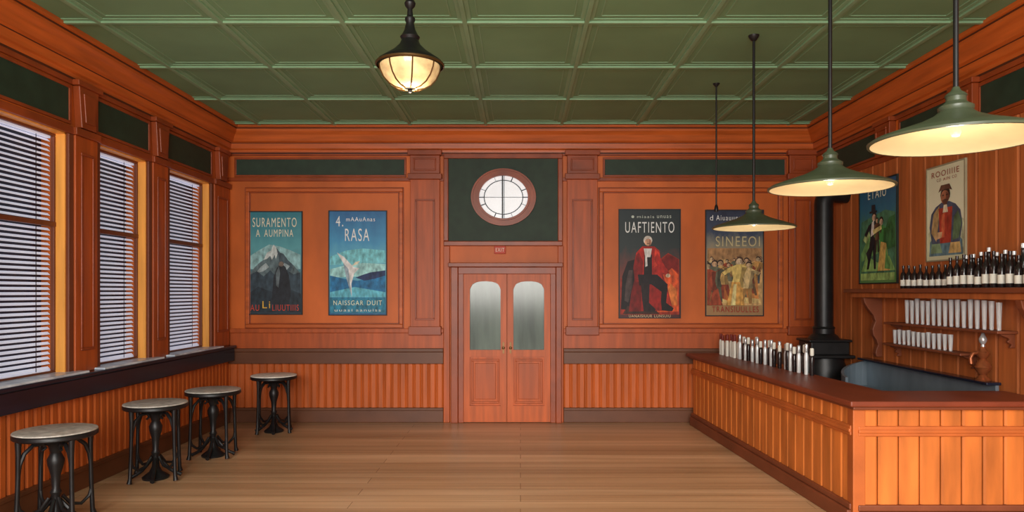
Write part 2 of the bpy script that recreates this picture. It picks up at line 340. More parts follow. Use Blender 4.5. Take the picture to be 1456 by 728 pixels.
for i, (a, b) in enumerate(OP):
    w = empty('window_%d' % (i+1), TL((a+b)/2, 0, ZS)); ow = w.location
    struct(w, '%s of the three tall windows in the left wall' % BL[i], 'window')
    MB().wbox(TL, a, a+.012, -.10, .0, ZS, ZT).wbox(TL, b-.012, b, -.10, .0, ZS, ZT).wbox(TL, a, b, -.10, 0, ZT-.012, ZT).build('window_jamb', LITREV, w, off=ow)
    MB().wbox(TL, a-.12, b+.12, -.085, .145, ZS, ZS+.02).build('window_sill', SHEEN, w, bevel=.004, off=ow)  # pale board laid over the ledge as its painted window sheen
    zr = ZT-(ZT-ZS)*.38
    MB().wframe(TL, a, b, ZS, ZT, .035, -.12, -.085).wbox(TL, a, b, -.12, -.08, zr-.022, zr+.022).build('sash', SASH, w, bevel=.005, off=ow)
    MB().wbox(TL, a, b, -.235, -.225, ZS, ZT).build('pane', NAVY, w, off=ow)
    v = empty('venetian_blind', TL((a+b)/2, -.15, ZS+.02)); ov = v.location
    tag(v, 'white slatted venetian blind in the %s of the three left windows' % BL[i], 'blind', 'window blinds')
    m = MB(); z = ZS+.06
    while z < ZT-.06:
        m.wprism(TL, [(-.160, z+.009), (-.138, z-.012), (-.136, z-.009), (-.158, z+.012)], a+.012, b-.012); z += .045
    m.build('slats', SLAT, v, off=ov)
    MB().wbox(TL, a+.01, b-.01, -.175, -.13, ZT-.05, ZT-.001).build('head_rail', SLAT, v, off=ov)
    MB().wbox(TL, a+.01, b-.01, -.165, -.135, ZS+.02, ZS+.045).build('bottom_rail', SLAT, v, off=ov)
    MB().wbox(TL, a+.2, a+.208, -.133, -.131, ZS+.04, ZT-.04).wbox(TL, b-.208, b-.2, -.133, -.131, ZS+.04, ZT-.04).build('ladder_cord', LEAD, v, off=ov)

# right wall
wr = struct(MB().wbox(TR, Y0, YB, -.25, 0, 0, H).build('wall_right', WOOD), 'brown plank wall behind the bar', 'wall')
MB().boards((XR, Y0), (XR, 9.96), (-1, 0), 0, 3.36, .27, .022, .008, .06).build('planks', PLANK, wr)
MB().wbox(TR, Y0, YB-.02, 0, .045, 3.34, 3.40).wbox(TR, Y0, YB-.02, 0, .03, 3.76, 3.81).build('frieze_rail', MOLD, wr, bevel=.006)
for a, b in ((8.30, 9.55), (6.75, 7.75), (4.9, 6.40)):
    f = MB().wbox(TR, a, b, 0, .012, 3.45, 3.72).build('frieze_panel', GREEN, wr)
    MB().wframe(TR, a-.03, b+.03, 3.42, 3.75, .03, 0, .022).build('frieze_moulding', MOLD, f, bevel=.005)
for c in (8.02, 6.58):
    MB().wbox(TR, c-.16, c+.16, 0, .08, 3.40, 3.76).wframe(TR, c-.12, c+.12, 3.45, 3.71, .025, .08, .1).wbox(TR, c-.19, c+.19, 0, .1, 3.76, 3.81).build('capital', MOLD, wr, bevel=.006)

# ------------------------------------------------------------ posters
def circ(cx, cy, r, k, n=14): return [(cx+r*k*math.cos(2*PI*i/n), cy+r*math.sin(2*PI*i/n)) for i in range(n)]
def dk(c, f): return tuple(max(0, min(255, int(v*f))) for v in c)
def fig(cx, b, h, k, skin, coat, legs, lean=0, hair=(50, 36, 30), arm=0):
    x = lambda o, v: cx+o*h*k+lean*v
    R = []
    R.append((legs, [(x(-.12-arm*.1, 0), b), (x(-.05-arm*.1, 0), b), (x(0, .4), b+.36*h), (x(.03+arm*.1, 0), b), (x(.10+arm*.1, 0), b), (x(.10, .45), b+.48*h), (x(-.10, .45), b+.48*h)]))
    R.append((coat, [(x(-.13, .4), b+.36*h), (x(.13, .4), b+.36*h), (x(.10, .55), b+.56*h), (x(.17, .8), b+.78*h), (x(.05, .84), b+.84*h), (x(-.05, .84), b+.84*h), (x(-.17, .8), b+.78*h), (x(-.10, .55), b+.56*h)]))
    R.append((dk(coat, .7), [(x(.02, .4), b+.36*h), (x(.13, .4), b+.36*h), (x(.10, .55), b+.56*h), (x(.17, .8), b+.78*h), (x(.06, .8), b+.78*h)]))
    R.append((coat, [(x(-.17, .8), b+.79*h), (x(-.24-arm*.12, .5), b+(.5+arm*.25)*h), (x(-.18-arm*.12, .45), b+(.46+arm*.22)*h), (x(-.10, .75), b+.74*h)]))
    R.append((dk(coat, .8), [(x(.17, .8), b+.79*h), (x(.25+arm*.16, .55), b+(.6+arm*.4)*h), (x(.19+arm*.16, .5), b+(.52+arm*.44)*h), (x(.10, .75), b+.74*h)]))
    R.append((hair, circ(x(0, .92), b+.925*h, .078*h, k)))
    R.append((skin, circ(x(-.008, .9), b+.90*h, .062*h, k)))
    R.append((dk(skin, .75), [(x(.01, .9), b+.93*h), (x(.05, .9), b+.92*h), (x(.045, .9), b+.87*h), (x(.01, .9), b+.86*h)]))
    return R
def poster(label, loc, rz, W, Hh, sheet, layers, texts, edge=(30, 34, 38)):
    r = empty('poster', loc, rz); tag(r, label, 'poster')
    T = lambda u, d, v: ((u-.5)*W, -d, v*Hh)
    sh = MB().wbox(T, 0, 1, 0, .012, 0, 1).build('sheet', sheet, r)
    MB().wframe(lambda u, d, z: (u, -d, z), -W/2-.006, W/2+.006, -.006, Hh+.006, .014, 0, .022).build('border', mat('edge%d_%d_%d' % edge, edge, .5), r)
    m = MB(); mats = []; idx = {}; st = .00025
    for i, (c, poly) in enumerate(layers):
        if c not in idx: idx[c] = len(mats); mats.append(mat('ink_%d_%d_%d' % c, c, .55, var=.48, scale=(20, 20, 11), detail=8))
        m.mi = idx[c]; m.face([T(min(.985, max(.015, u)), .0128+st*i, v) for u, v in poly])
    m.build('picture', mats, sh, flat=True)
    dd = .0128+st*(len(layers)+4)
    for (s, c, u0, u1, v0, v1) in texts:
        words = s.split(' '); n = len(s); i = 0
        for w_ in words:
            a = u0+(u1-u0)*i/n; b = u0+(u1-u0)*(i+len(w_))/n; i += len(w_)+1
            MB().text(T, w_, a, b, v0, v1, dd).build('lettering', mat('print_%d_%d_%d' % c, c, .55, var=.12, scale=(20, 20, 20)), sh, flat=True)
    return r
CR = (226, 224, 200); WH = (236, 240, 240)
def bpost(label, x0, x1, y0, y1, *a): return poster(label, (px((x0+x1)/2), YB-.001, pz(y1)), 0, (x1-x0)/100, (y1-y0)/100, *a)
k = 146/78
L = [((140, 184, 188), [(.03, .56), (.2, .62), (.4, .68), (.6, .66), (.8, .62), (.97, .58), (.97, .44), (.03, .44)]),
     ((92, 112, 118), [(.03, .38), (.14, .46), (.22, .50), (.30, .53), (.36, .60), (.43, .62), (.48, .68), (.53, .65), (.60, .60), (.66, .59), (.74, .53), (.84, .48), (.97, .40), (.97, .30), (.03, .30)]),
     ((196, 208, 208), [(.30, .53), (.36, .60), (.43, .62), (.48, .68), (.53, .65), (.56, .60), (.52, .54), (.50, .58), (.45, .53), (.42, .57), (.36, .54)]),
     ((70, 88, 98), [(.53, .65), (.60, .60), (.66, .59), (.74, .53), (.84, .48), (.80, .42), (.62, .44), (.58, .54)]),
     ((160, 178, 182), [(.16, .40), (.24, .46), (.34, .50), (.40, .46), (.30, .42)]), ((150, 168, 174), [(.58, .42), (.68, .50), (.78, .47), (.70, .42)]),
     ((54, 72, 84), [(.03, .30), (.03, .38), (.18, .42), (.30, .37), (.42, .43), (.55, .36), (.70, .44), (.84, .39), (.97, .41), (.97, .12), (.03, .12)]),
     ((38, 52, 62), [(.02, .02), (.98, .02), (.98, .20), (.70, .26), (.45, .22), (.2, .27), (.02, .20)]),
     ((34, 40, 48), [(.44, .10), (.76, .10), (.80, .22), (.76, .38), (.70, .46), (.62, .50), (.54, .45), (.48, .36), (.46, .22)]),
     ((96, 110, 116), [(.52, .40), (.58, .47), (.60, .40), (.57, .26), (.53, .28)]), ((124, 112, 104), circ(.62, .49, .025, k))]
bpost('teal mountain poster with dark figure, nearest the window wall', 352, 430, 301, 447,
      grad('poster_teal', [(0, (40, 54, 66)), (.35, (70, 98, 110)), (.62, (90, 164, 174)), (1, (44, 120, 136))]), L,
      [('SURAMENTO', CR, .10, .90, .85, .94), ('A AUMPINA', CR, .16, .84, .755, .825), ('LIUUTIIIS', (204, 66, 44), .46, .94, .035, .095), ('AU', (204, 66, 44), .06, .22, .035, .095), ('Li', (226, 180, 66), .28, .42, .06, .13)])
k = 148/82
L = [((120, 200, 212), [(.02, .56), (.3, .62), (.6, .64), (.98, .62), (.98, .50), (.02, .48)]),
     ((160, 216, 222), [(.02, .44), (.3, .48), (.6, .50), (.98, .49), (.98, .38), (.02, .36)]),
     ((36, 116, 168), [(.02, .38), (.25, .35), (.5, .33), (.75, .36), (.98, .40), (.98, .16), (.02, .16)]),
     ((34, 56, 100), [(.46, .36), (.58, .385), (.72, .41), (.98, .43), (.98, .38), (.80, .35), (.62, .33)]),
     ((96, 182, 204), [(.02, .22), (.45, .27), (.98, .22), (.98, .17), (.02, .17)]),
     (WH, [(.14, .60), (.25, .50), (.30, .36), (.40, .17), (.39, .30), (.44, .40), (.53, .45), (.43, .46), (.36, .50), (.26, .56)]),
     ((150, 170, 184), [(.25, .50), (.30, .36), (.40, .17), (.36, .34), (.34, .44)]),
     ((222, 210, 186), [(.40, .47), (.50, .49), (.54, .52), (.46, .51)]),
     ((44, 128, 158), [(.02, .02), (.98, .02), (.98, .165), (.02, .165)])]
bpost('bright blue sea poster with white pointed shape, left of the double door', 468, 550, 300, 448,
      grad('poster_blue', [(0, (30, 96, 146)), (.45, (106, 190, 212)), (.7, (66, 152, 200)), (1, (36, 100, 156))]), L,
      [('mAAuAnas', WH, .30, .80, .90, .94), ('4.', WH, .12, .25, .85, .95), ('RASA', WH, .28, .70, .71, .83), ('NAISSGAR DUIT', (222, 230, 200), .08, .92, .095, .14), ('uuasi aanuiss', (222, 230, 220), .10, .90, .035, .06)])
k = 154/87
RED = (176, 36, 28)
L = [((150, 44, 26), [(.02, .03), (.98, .03), (.98, .54), (.8, .60), (.62, .52), (.3, .44), (.02, .36)]),
     ((214, 86, 38), [(.56, .05), (.97, .06), (.97, .40), (.86, .46), (.72, .40), (.62, .24)]), ((228, 122, 56), [(.72, .10), (.95, .12), (.94, .26), (.84, .32), (.76, .24)]),
     ((120, 24, 20), [(.60, .42), (.74, .40), (.86, .46), (.97, .42), (.97, .54), (.80, .59), (.66, .52)]),
     ((26, 22, 26), [(.03, .08), (.34, .07), (.40, .26), (.36, .44), (.26, .54), (.14, .52), (.05, .38)]),
     ((74, 62, 62), [(.09, .16), (.15, .14), (.22, .30), (.22, .44), (.16, .44), (.11, .32)]), ((54, 36, 34), [(.20, .10), (.26, .09), (.31, .26), (.28, .40), (.24, .30)]),
     ((60, 36, 30), [(.06, .035), (.66, .035), (.56, .10), (.14, .11)]),
     ((150, 28, 24), [(.16, .06), (.88, .07), (.80, .26), (.68, .46), (.30, .46), (.20, .24)]), ((112, 18, 18), [(.16, .06), (.36, .06), (.36, .40), (.30, .46), (.20, .24)]), ((196, 52, 36), [(.70, .08), (.86, .08), (.78, .26), (.68, .40)])]
F = [(RED, [(.30, .34), (.62, .32), (.66, .48), (.63, .62), (.56, .66), (.40, .66), (.32, .60), (.28, .46)]),
     ((126, 22, 22), [(.30, .34), (.40, .34), (.41, .52), (.36, .60), (.32, .58), (.28, .46)]), ((208, 60, 42), [(.55, .46), (.64, .50), (.63, .60), (.57, .64)]),
     ((24, 20, 24), [(.42, .38), (.53, .38), (.53, .58), (.48, .62), (.43, .58)]), ((236, 232, 222), [(.44, .56), (.51, .56), (.53, .64), (.42, .64)]),
     ((232, 226, 216), [(.44, .47), (.47, .48), (.465, .56), (.44, .56)]),
     ((26, 22, 28), [(.34, .40), (.60, .40), (.74, .31), (.73, .24), (.66, .24), (.52, .31), (.36, .30)]), ((22, 18, 22), [(.66, .28), (.74, .28), (.72, .14), (.82, .09), (.80, .06), (.66, .07), (.65, .16)]),
     ((34, 26, 30), [(.38, .32), (.50, .32), (.49, .14), (.58, .08), (.56, .055), (.42, .06), (.40, .16)]),
     (RED, [(.60, .60), (.70, .48), (.76, .42), (.72, .38), (.62, .46), (.56, .54)]), ((222, 190, 160), circ(.745, .39, .018, k)),
     ((206, 200, 190), circ(.475, .715, .042, k*.8)), ((206, 160, 130), circ(.478, .697, .033, k*.8)), ((150, 104, 84), [(.49, .73), (.515, .72), (.515, .68), (.49, .665)]), ((90, 60, 50), [(.46, .69), (.50, .69), (.49, .683), (.465, .683)])]
L += [(c, [(.5+(u-.5)*1.22, v) for u, v in p]) for c, p in F]
bpost('dark poster with red coated seated figure, right of the double door', 880, 967, 298, 452,
      grad('poster_dark', [(0, (70, 20, 18)), (.35, (130, 46, 28)), (.62, (30, 46, 48)), (1, (16, 36, 42))]), L,
      [('UAFTIENTO', WH, .10, .90, .785, .885), ('. miaais unuas', (190, 200, 190), .2, .85, .92, .945), ('UANAISIUUR LUNSUIU', (214, 190, 150), .16, .84, .005, .03)])
k = 150/82
L = [((208, 166, 108), [(.03, .10), (.97, .10), (.97, .62), (.03, .62)]), ((166, 126, 84), [(.03, .46), (.3, .54), (.6, .49), (.97, .53), (.97, .64), (.03, .64)]), ((224, 186, 120), [(.04, .12), (.96, .12), (.80, .26), (.2, .24)]),
     ((196, 112, 58), [(.10, .20), (.40, .14), (.52, .30), (.30, .44), (.12, .36)]), ((206, 134, 70), [(.60, .18), (.92, .16), (.88, .44), (.70, .40)])]
pal = [(120, 88, 58), (166, 74, 46), (100, 100, 80), (186, 138, 76), (140, 72, 46), (92, 96, 100), (204, 164, 98), (140, 112, 66), (216, 186, 130)]
rr = random.Random(11)
for q in range(20):
    t = q/19; fb = .40-.30*t; fh = .16+.24*t+rr.uniform(-.02, .03); fx = .08+.84*rr.random()
    L += fig(fx, fb, fh, k, (206+rr.randint(-14, 16), 166, 128), pal[rr.randrange(9)], dk(pal[rr.randrange(9)], .85), rr.uniform(-.14, .14), (70, 48, 36), rr.random()*.9)
L += fig(.50, .10, .46, k, (226, 192, 158), (226, 190, 110), (206, 150, 74), .08, (90, 60, 40), .7)
L += [((214, 160, 80), [(.34, .10), (.66, .10), (.58, .32), (.44, .32)]), ((236, 206, 142), [(.42, .10), (.50, .10), (.52, .30), (.47, .30)]), ((160, 70, 42), [(.05, .10), (.26, .10), (.2, .26), (.1, .22)])]
bpost('gold crowd poster with dark blue top, nearest the bar on back wall', 1003, 1085, 299, 449,
      grad('poster_gold', [(0, (160, 122, 78)), (.4, (196, 158, 106)), (.66, (140, 138, 122)), (.8, (60, 74, 100)), (1, (30, 38, 64))]), L,
      [('d Aiuauunuas', WH, .06, .70, .90, .95), ('SINEEOI', (206, 194, 150), .16, .92, .655, .75), ('TRANSIUULLES', (166, 52, 38), .10, .90, .035, .09)])
k = 1.2/.86
L = [((70, 120, 92), [(.05, .10), (.95, .10), (.95, .66), (.70, .70), (.05, .62)]), ((112, 164, 96), [(.05, .30), (.30, .50), (.55, .44), (.95, .58), (.95, .36), (.05, .22)]), ((136, 182, 104), [(.05, .12), (.95, .12), (.80, .26), (.5, .20), (.2, .28)]),
     ((52, 104, 60), [(.60, .30), (.95, .34), (.95, .64), (.80, .62), (.66, .48)]), ((170, 196, 130), [(.10, .44), (.24, .54), (.30, .48), (.18, .40)])]
L += fig(.34, .14, .56, k, (206, 176, 150), (30, 34, 42), (26, 28, 38), .08, arm=.5) + fig(.68, .12, .52, k, (214, 184, 156), (60, 132, 66), (170, 140, 80), -.08, arm=.6) + fig(.50, .30, .34, k, (190, 160, 130), (96, 70, 50), (60, 50, 44))
L += [((228, 226, 212), [(.33, .46), (.42, .48), (.42, .62), (.36, .60)]), ((206, 172, 96), [(.52, .12), (.84, .12), (.74, .38), (.60, .40)]), ((96, 150, 84), [(.70, .14), (.84, .13), (.74, .36)]),
      ((30, 34, 40), [(.20, .30), (.36, .40), (.40, .34), (.26, .22)]), ((36, 40, 46), [(.30, .69), (.50, .69), (.50, .71), (.46, .71), (.45, .77), (.36, .77), (.35, .71), (.30, .71)]),
      ((150, 186, 110), [(.05, .03), (.95, .03), (.95, .10), (.05, .10)]), ((222, 208, 136), [(.38, .52), (.62, .56), (.63, .52), (.42, .48)])]
poster('green poster with blue top and two dancing figures, beside the stove pipe', (XR-.023, 8.20, 1.95), -PI/2, .86, 1.2,
       grad('poster_green', [(0, (100, 150, 84)), (.45, (70, 130, 96)), (.72, (44, 110, 140)), (1, (32, 84, 124))]), L,
       [('ETAIU', (226, 234, 214), .26, .74, .83, .91)], (24, 36, 34))
k = .94/.62
NV = (70, 78, 100)
L = [((190, 194, 160), [(.04, .30), (.3, .5), (.6, .55), (.96, .4), (.96, .06), (.04, .06)]),
     ((96, 128, 140), [(.06, .05), (.94, .05), (.92, .20), (.74, .30), (.50, .24), (.26, .30), (.08, .20)]), ((128, 156, 120), [(.10, .08), (.42, .08), (.34, .20), (.14, .22)]), ((204, 170, 110), [(.58, .07), (.90, .07), (.86, .20), (.64, .20)]),
     (NV, [(.14, .18), (.86, .18), (.93, .36), (.88, .50), (.76, .57), (.60, .61), (.40, .61), (.24, .57), (.12, .50), (.07, .36)]),
     ((176, 146, 100), [(.12, .30), (.18, .50), (.34, .58), (.32, .40), (.26, .20)]), ((88, 112, 82), [(.68, .20), (.84, .22), (.91, .38), (.82, .50), (.72, .44)]),
     ((160, 58, 42), [(.36, .18), (.64, .18), (.68, .55), (.32, .55)]), ((196, 98, 66), [(.40, .24), (.48, .24), (.48, .50), (.40, .48)]), ((214, 200, 172), [(.43, .50), (.57, .50), (.54, .58), (.46, .58)]),
     ((198, 160, 120), [(.24, .22), (.40, .24), (.42, .30), (.28, .30)]),
     ((62, 44, 36), circ(.50, .685, .085, k)), ((166, 108, 80), circ(.49, .66, .072, k)), ((120, 74, 56), [(.52, .71), (.59, .69), (.59, .62), (.53, .59)]),
     ((96, 66, 52), [(.32, .72), (.39, .79), (.61, .79), (.68, .72), (.58, .74), (.42, .74)]), ((52, 34, 30), [(.42, .685), (.47, .685), (.47, .675), (.42, .675)]), ((52, 34, 30), [(.52, .685), (.57, .685), (.57, .675), (.52, .675)]),
     ((92, 60, 48), [(.42, .63), (.50, .64), (.58, .63), (.54, .58), (.46, .58)])]
poster('cream poster with portrait of man in red vest, above bottle shelf', (XR-.023, 6.89, 2.16), -PI/2, .62, .94,
       grad('poster_cream', [(0, (206, 206, 172)), (.5, (228, 226, 198)), (1, (216, 216, 186))]), L,
       [('ROOIIIIE', (150, 72, 56), .14, .86, .885, .945), ('CO AIN CO', (150, 72, 56), .28, .80, .835, .865)], (150, 142, 116))

# ------------------------------------------------------------ pendant lamps
def pendant():
    r = empty('pendant_lamp', (0, 0, 0))
    sh = MB().lathe([(.356, 0), (.368, 0), (.370, .010), (.345, .026), (.25, .058), (.16, .088), (.095, .118), (.066, .142)], 48).build('shade', ENAM, r, smooth=True)
    MB().lathe([(.357, .001), (.335, .018), (.245, .049), (.15, .078), (.08, .102), (0, .106)], 48).build('shade_lining', LINING, sh, smooth=True)
    sc = MB().lathe([(.068, .138), (.074, .146), (.074, .160), (.052, .174), (.042, .184), (.042, .204), (.047, .209), (.04, .219), (.022, .232), (.014, .25)], 24, cap=True).build('socket_cap', ENAM, r, smooth=True)
    MB().lathe([(0, .02), (.016, .025), (.023, .042), (.02, .060), (.014, .075), (.014, .103)], 16).build('bulb', BULB, sc, smooth=True)
    return r
def rod_parts(r, L, rr=.012):
    MB().tube([(0, 0, .235), (0, 0, L)], rr, 10).build('rod', IRON, r, smooth=True)
    MB().lathe([(rr, L-.05), (.025, L-.045), (.045, L-.015), (.05, L)], 20, cap=True).build('ceiling_canopy', IRON, r, smooth=True)
PT = pendant()
spots = [((2.0, 3.23, 2.54), 'green enamel pendant lamp nearest the camera, largest of three'),
         ((1.92, 4.36, 2.49), 'green enamel pendant lamp in the middle, over the bar corner'),
         ((2.13, 6.42, 2.43), 'green enamel pendant lamp farthest away, in front of gold poster')]
def lamp(name, loc, w, col=(1, .84, .62), r=.03):
    l = bpy.data.lights.new(name, 'POINT'); l.energy = w; l.color = col; l.shadow_soft_size = r
    o = bpy.data.objects.new(name, l); COL.objects.link(o); o.location = loc; return o
for i, (p, lab) in enumerate(spots):
    o = PT if i == 0 else copy_tree(PT)
    o.location = p; tag(o, lab, 'lamp', 'pendant lamps over the bar')
for o in [x for x in bpy.data.objects if x.name.startswith('pendant_lamp')]:
    rod_parts(o, H-o.location.z)
    lamp('pendant_light', (o.location.x, o.location.y, o.location.z-.09), 3)
hr = empty('hanging_rod', (2.2, 7.9, 2.75)); tag(hr, 'thin black hanging rod from the ceiling, behind the farthest pendant lamp', 'rod')
MB().tube([(0, 0, .06), (0, 0, H-2.75)], .009, 8).build('rod', IRON, hr, smooth=True)
MB().lathe([(.009, H-2.75-.04), (.035, H-2.75-.012), (.04, H-2.75)], 16, cap=True).build('ceiling_canopy', IRON, hr, smooth=True)
MB().lathe([(0, 0), (.02, 0), (.024, .03), (.018, .06), (.009, .08)], 14).build('socket', IRON, hr, smooth=True)
# lantern
lx, ly = -.785, 5.0; lz = 3.26
ln = empty('ceiling_lantern', (lx, ly, lz)); tag(ln, 'black hanging lantern with glowing amber glass bowl on green ceiling', 'lamp')
cp_ = MB().lathe([(.228, .195), (.234, .21), (.228, .225), (.185, .255), (.12, .30), (.075, .345), (.06, .38), (.07, .40), (.055, .42), (.04, .45), (.028, .50), (.036, .52), (.036, .535), (.022, .55), (.018, .60), (.035, .62), (.04, .64), (.03, .66), (.012, .67)], 32).build('lantern_cap', IRON, ln, smooth=True)
gb_ = MB().lathe([(.212, .196), (.205, .16), (.182, .11), (.145, .07), (.10, .045), (.05, .035), (0, .033)], 32).build('glass_bowl', LGLASS, ln, smooth=True)
m = MB()
for i in range(8):
    a = 2*PI*(i+.3)/8; ca, sa = math.cos(a), math.sin(a)
    m.tube([(r*ca, r*sa, z) for r, z in ((.216, .2), (.208, .16), (.185, .11), (.147, .067), (.10, .041), (.05, .03))], .0055, 6)
m.build('glass_rib', BRASS, gb_, smooth=True)
MB().lathe([(0, 0), (.012, .005), (.018, .018), (.012, .03), (.05, .036), (.05, .044), (0, .046)], 16).build('finial', IRON, ln, smooth=True)
MB().lathe([(.236, .192), (.244, .197), (.244, .208), (.236, .213)], 32).build('rim_band', BRASS, cp_, smooth=True)
MB().tube([(0, 0, .665), (0, 0, H-lz)], .012, 8).build('rod', IRON, ln, smooth=True)
MB().lathe([(.012, H-lz-.07), (.06, H-lz-.02), (.065, H-lz)], 18, cap=True).build('ceiling_canopy', IRON, ln, smooth=True)
lamp('lantern_light', (lx, ly, lz-.06), 8)

# ------------------------------------------------------------ bar counter
bar = empty('bar_counter', (2.66, 5.58, 0)); tag(bar, 'long orange board fronted bar counter with dark red brown top, along the right', 'bar counter'); ob = bar.location
A, B, C = (2.42, 9.78), (2.66, 5.58), (4.16, 5.58)
MB().zprism([(2.45, 9.78), (2.69, 5.61), (4.16, 5.61), (4.16, 5.95), (3.04, 5.95), (2.80, 9.78)], 0, .93).build('body', BASEM, bar, off=ob)
ct = MB().zprism([(2.30, 9.80), (2.56, 5.45), (4.16, 5.45), (4.16, 6.05), (3.12, 6.05), (2.86, 9.80)], .955, 1.0).build('countertop', BARTOP, bar, bevel=.012, off=ob)
MB().zprism([(2.35, 9.79), (2.605, 5.50), (4.16, 5.50), (4.16, 6.0), (3.08, 6.0), (2.82, 9.79)], .925, .955).build('top_moulding', BASEM, ct, bevel=.008, off=ob)
dv = (Vector(B)-Vector(A)).normalized(); nn = Vector((dv.y, -dv.x))
def strip(p, q, n_, d0, d1, z0, z1, mb):
    p = Vector(p); q = Vector(q); n_ = Vector(n_)
    mb.zprism([tuple(p+n_*d0), tuple(q+n_*d0), tuple(q+n_*d1), tuple(p+n_*d1)], z0, z1)
nf = (0, -1)
for p, q, n_, nm in ((A, B, nn, 'side_panel'), (B, C, nf, 'front_panel')):
    pa = MB().boards(p, q, n_, .16, .71, .17, .024, .008, .09).boards(p, q, n_, .79, .925, .17, .024, .008, .09).build(nm, BARW, bar, off=ob)
    m = MB(); strip(p, q, n_, -.03, .045, .71, .79, m); strip(p, q, n_, -.03, .055, .735, .765, m); m.build('rail', BARR, pa, bevel=.008, off=ob)
    m = MB(); strip(p, q, n_, -.03, .07, 0, .12, m); strip(p, q, n_, -.03, .05, .12, .17, m); m.build('base_moulding', BASEM, pa, bevel=.01, off=ob)
MB().zprism([(2.63, 5.66), (2.62, 5.54), (2.72, 5.54), (2.72, 5.66)], 0, .925).build('corner_post', BARR, bar, bevel=.008, off=ob)

# ------------------------------------------------------------ bottles and glasses
def bottle(h, r, bm_, lm, cm, l0=.12, l1=.38):
    o = empty('bottle', (0, 0, 0))
    bd = MB().lathe([(0, 0), (r*.9, 0), (r, .008), (r, h*.56), (r*.8, h*.65), (r*.4, h*.74), (r*.36, h*.93), (r*.42, h*.94), (0, h*.94)], 14).build('glass_body', bm_, o, smooth=True)
    MB().lathe([(r*1.02, h*l0), (r*1.02, h*l1)], 14).build('paper_label', lm, bd, smooth=True)
    MB().lathe([(r*.44, h*.9), (r*.46, h), (0, h)], 12).build('cap', cm, bd, smooth=True)
    return o
def slim(h, r, bm_, cm):
    o = empty('bottle', (0, 0, 0))
    bd = MB().lathe([(0, 0), (r*.85, 0), (r*.9, .006), (r, h*.60), (r*.8, h*.68), (r*.6, h*.74), (0, h*.75)], 14).build('glass_body', bm_, o, smooth=True)
    MB().lathe([(r*.66, h*.72), (r*.84, h*.76), (r*.80, h*.97), (r*.6, h), (0, h)], 12).build('cap', cm, bd, smooth=True)
    return o
def row(proto, pts, label, cat, group, vary=0):
    for i, p in enumerate(pts):
        o = proto if i == 0 else copy_tree(proto)
        o.location = p; o.rotation_euler = (0, 0, random.uniform(0, 6.28)); tag(o, label, cat, group)
        if vary: o.scale = (1, 1, 1+random.uniform(-vary, vary))
ZC = 1.0
cp = [(2.73+.23*i/29+random.uniform(-.02, .02), 9.55-2.4*i/29, ZC) for i in range(30)]
row(slim(.29, .024, LAB, REDC), cp[:8], 'slim white bottle with red cap at the far end of bar counter', 'bottle', 'red capped bottles on the bar', .08)
row(slim(.29, .023, BTLW, SILV), [p for i, p in enumerate(cp[8:]) if i % 2 == 0], 'slim pale bottle with silver cap in the dense counter row', 'bottle', 'pale bottles on the bar', .1)
row(slim(.28, .024, BTL, LAB), [p for i, p in enumerate(cp[8:]) if i % 2 == 1], 'slim dark bottle with white cap in the dense counter row', 'bottle', 'dark bottles on the bar', .1)
ZS1 = 1.885
row(bottle(.23, .03, BTL, LAB, BTL), [(4.04, 7.42-.105*i, ZS1) for i in range(8)], 'short dark bottle with white label at the left of top shelf', 'bottle', 'short bottles on the top shelf', .06)
row(bottle(.29, .031, BTL, LAB, BTL), [(4.01, 6.56-.1*i, ZS1) for i in range(11)], 'tall dark bottle with white label, front row of top shelf', 'bottle', 'tall front bottles on the top shelf', .12)
row(bottle(.33, .034, BTL, REDC, BTLW, .14, .3), [(4.12, 6.50-.105*i, ZS1) for i in range(10)], 'tall dark bottle without white label, back row of top shelf', 'bottle', 'tall back bottles on the top shelf', .1)
def tumbler(h, r):
    return MB().lathe([(0, 0), (r*.62, 0), (r*.66, .01), (r, h), (r-.004, h), (r*.66-.003, .03), (0, .03)], 14).build('drinking_glass', GLS, None, smooth=True)
row(tumbler(.25, .024), [(4.08, 7.42-.095*i, 1.52) for i in range(16)], 'tall clear drinking glass on the middle shelf', 'glass', 'tall glasses on the middle shelf', .05)
row(tumbler(.15, .023), [(4.08, 7.66-.09*i, 1.29) for i in range(12)], 'short clear drinking glass on the lowest shelf', 'glass', 'short glasses on the lowest shelf', .05)

# ------------------------------------------------------------ wall shelves
def shelf(label, y0, y1, x0, zt, th):
    r = empty('wall_shelf', (XR-.022, (y0+y1)/2, zt-th)); tag(r, label, 'shelf')
    b = MB().box(x0, XR-.022, y0, y1, zt-th, zt).build('shelf_board', BASEM, r, bevel=.006, off=r.location); return r, b
s1, s1b = shelf('long brown top shelf holding dark bottles behind the bar', 5.3, 8.5, 3.90, ZS1, .045)
MB().box(3.95, XR-.022, 5.3, 8.42, ZS1-.10, ZS1-.045).build('apron', PLANK, s1b, bevel=.006, off=s1.location)
def scroll(yc, zt, zb, dp, parent, off, t=.05):
    Hh = zt-zb
    prof = [(0, 0), (.30, .0), (.36, .06), (.30, .14), (.22, .2), (.30, .28), (.46, .36), (.52, .46), (.44, .54), (.36, .60), (.46, .70), (.72, .80), (.92, .90), (1, 1), (0, 1)]
    MB().dprism(lambda u, d, z: (XR-.022-u, d, z), [(u*dp, zb+v*Hh) for u, v in prof], yc-t/2, yc+t/2).build('scroll_bracket', BASEM, parent, bevel=.006, off=off)
scroll(8.15, ZS1-.10, 1.10, .22, s1, s1.location, .07); scroll(5.6, ZS1-.10, 1.10, .22, s1, s1.location, .07)
s2, s2b = shelf('middle narrow shelf holding tall glasses behind the bar', 5.9, 7.75, 4.0, 1.52, .025)
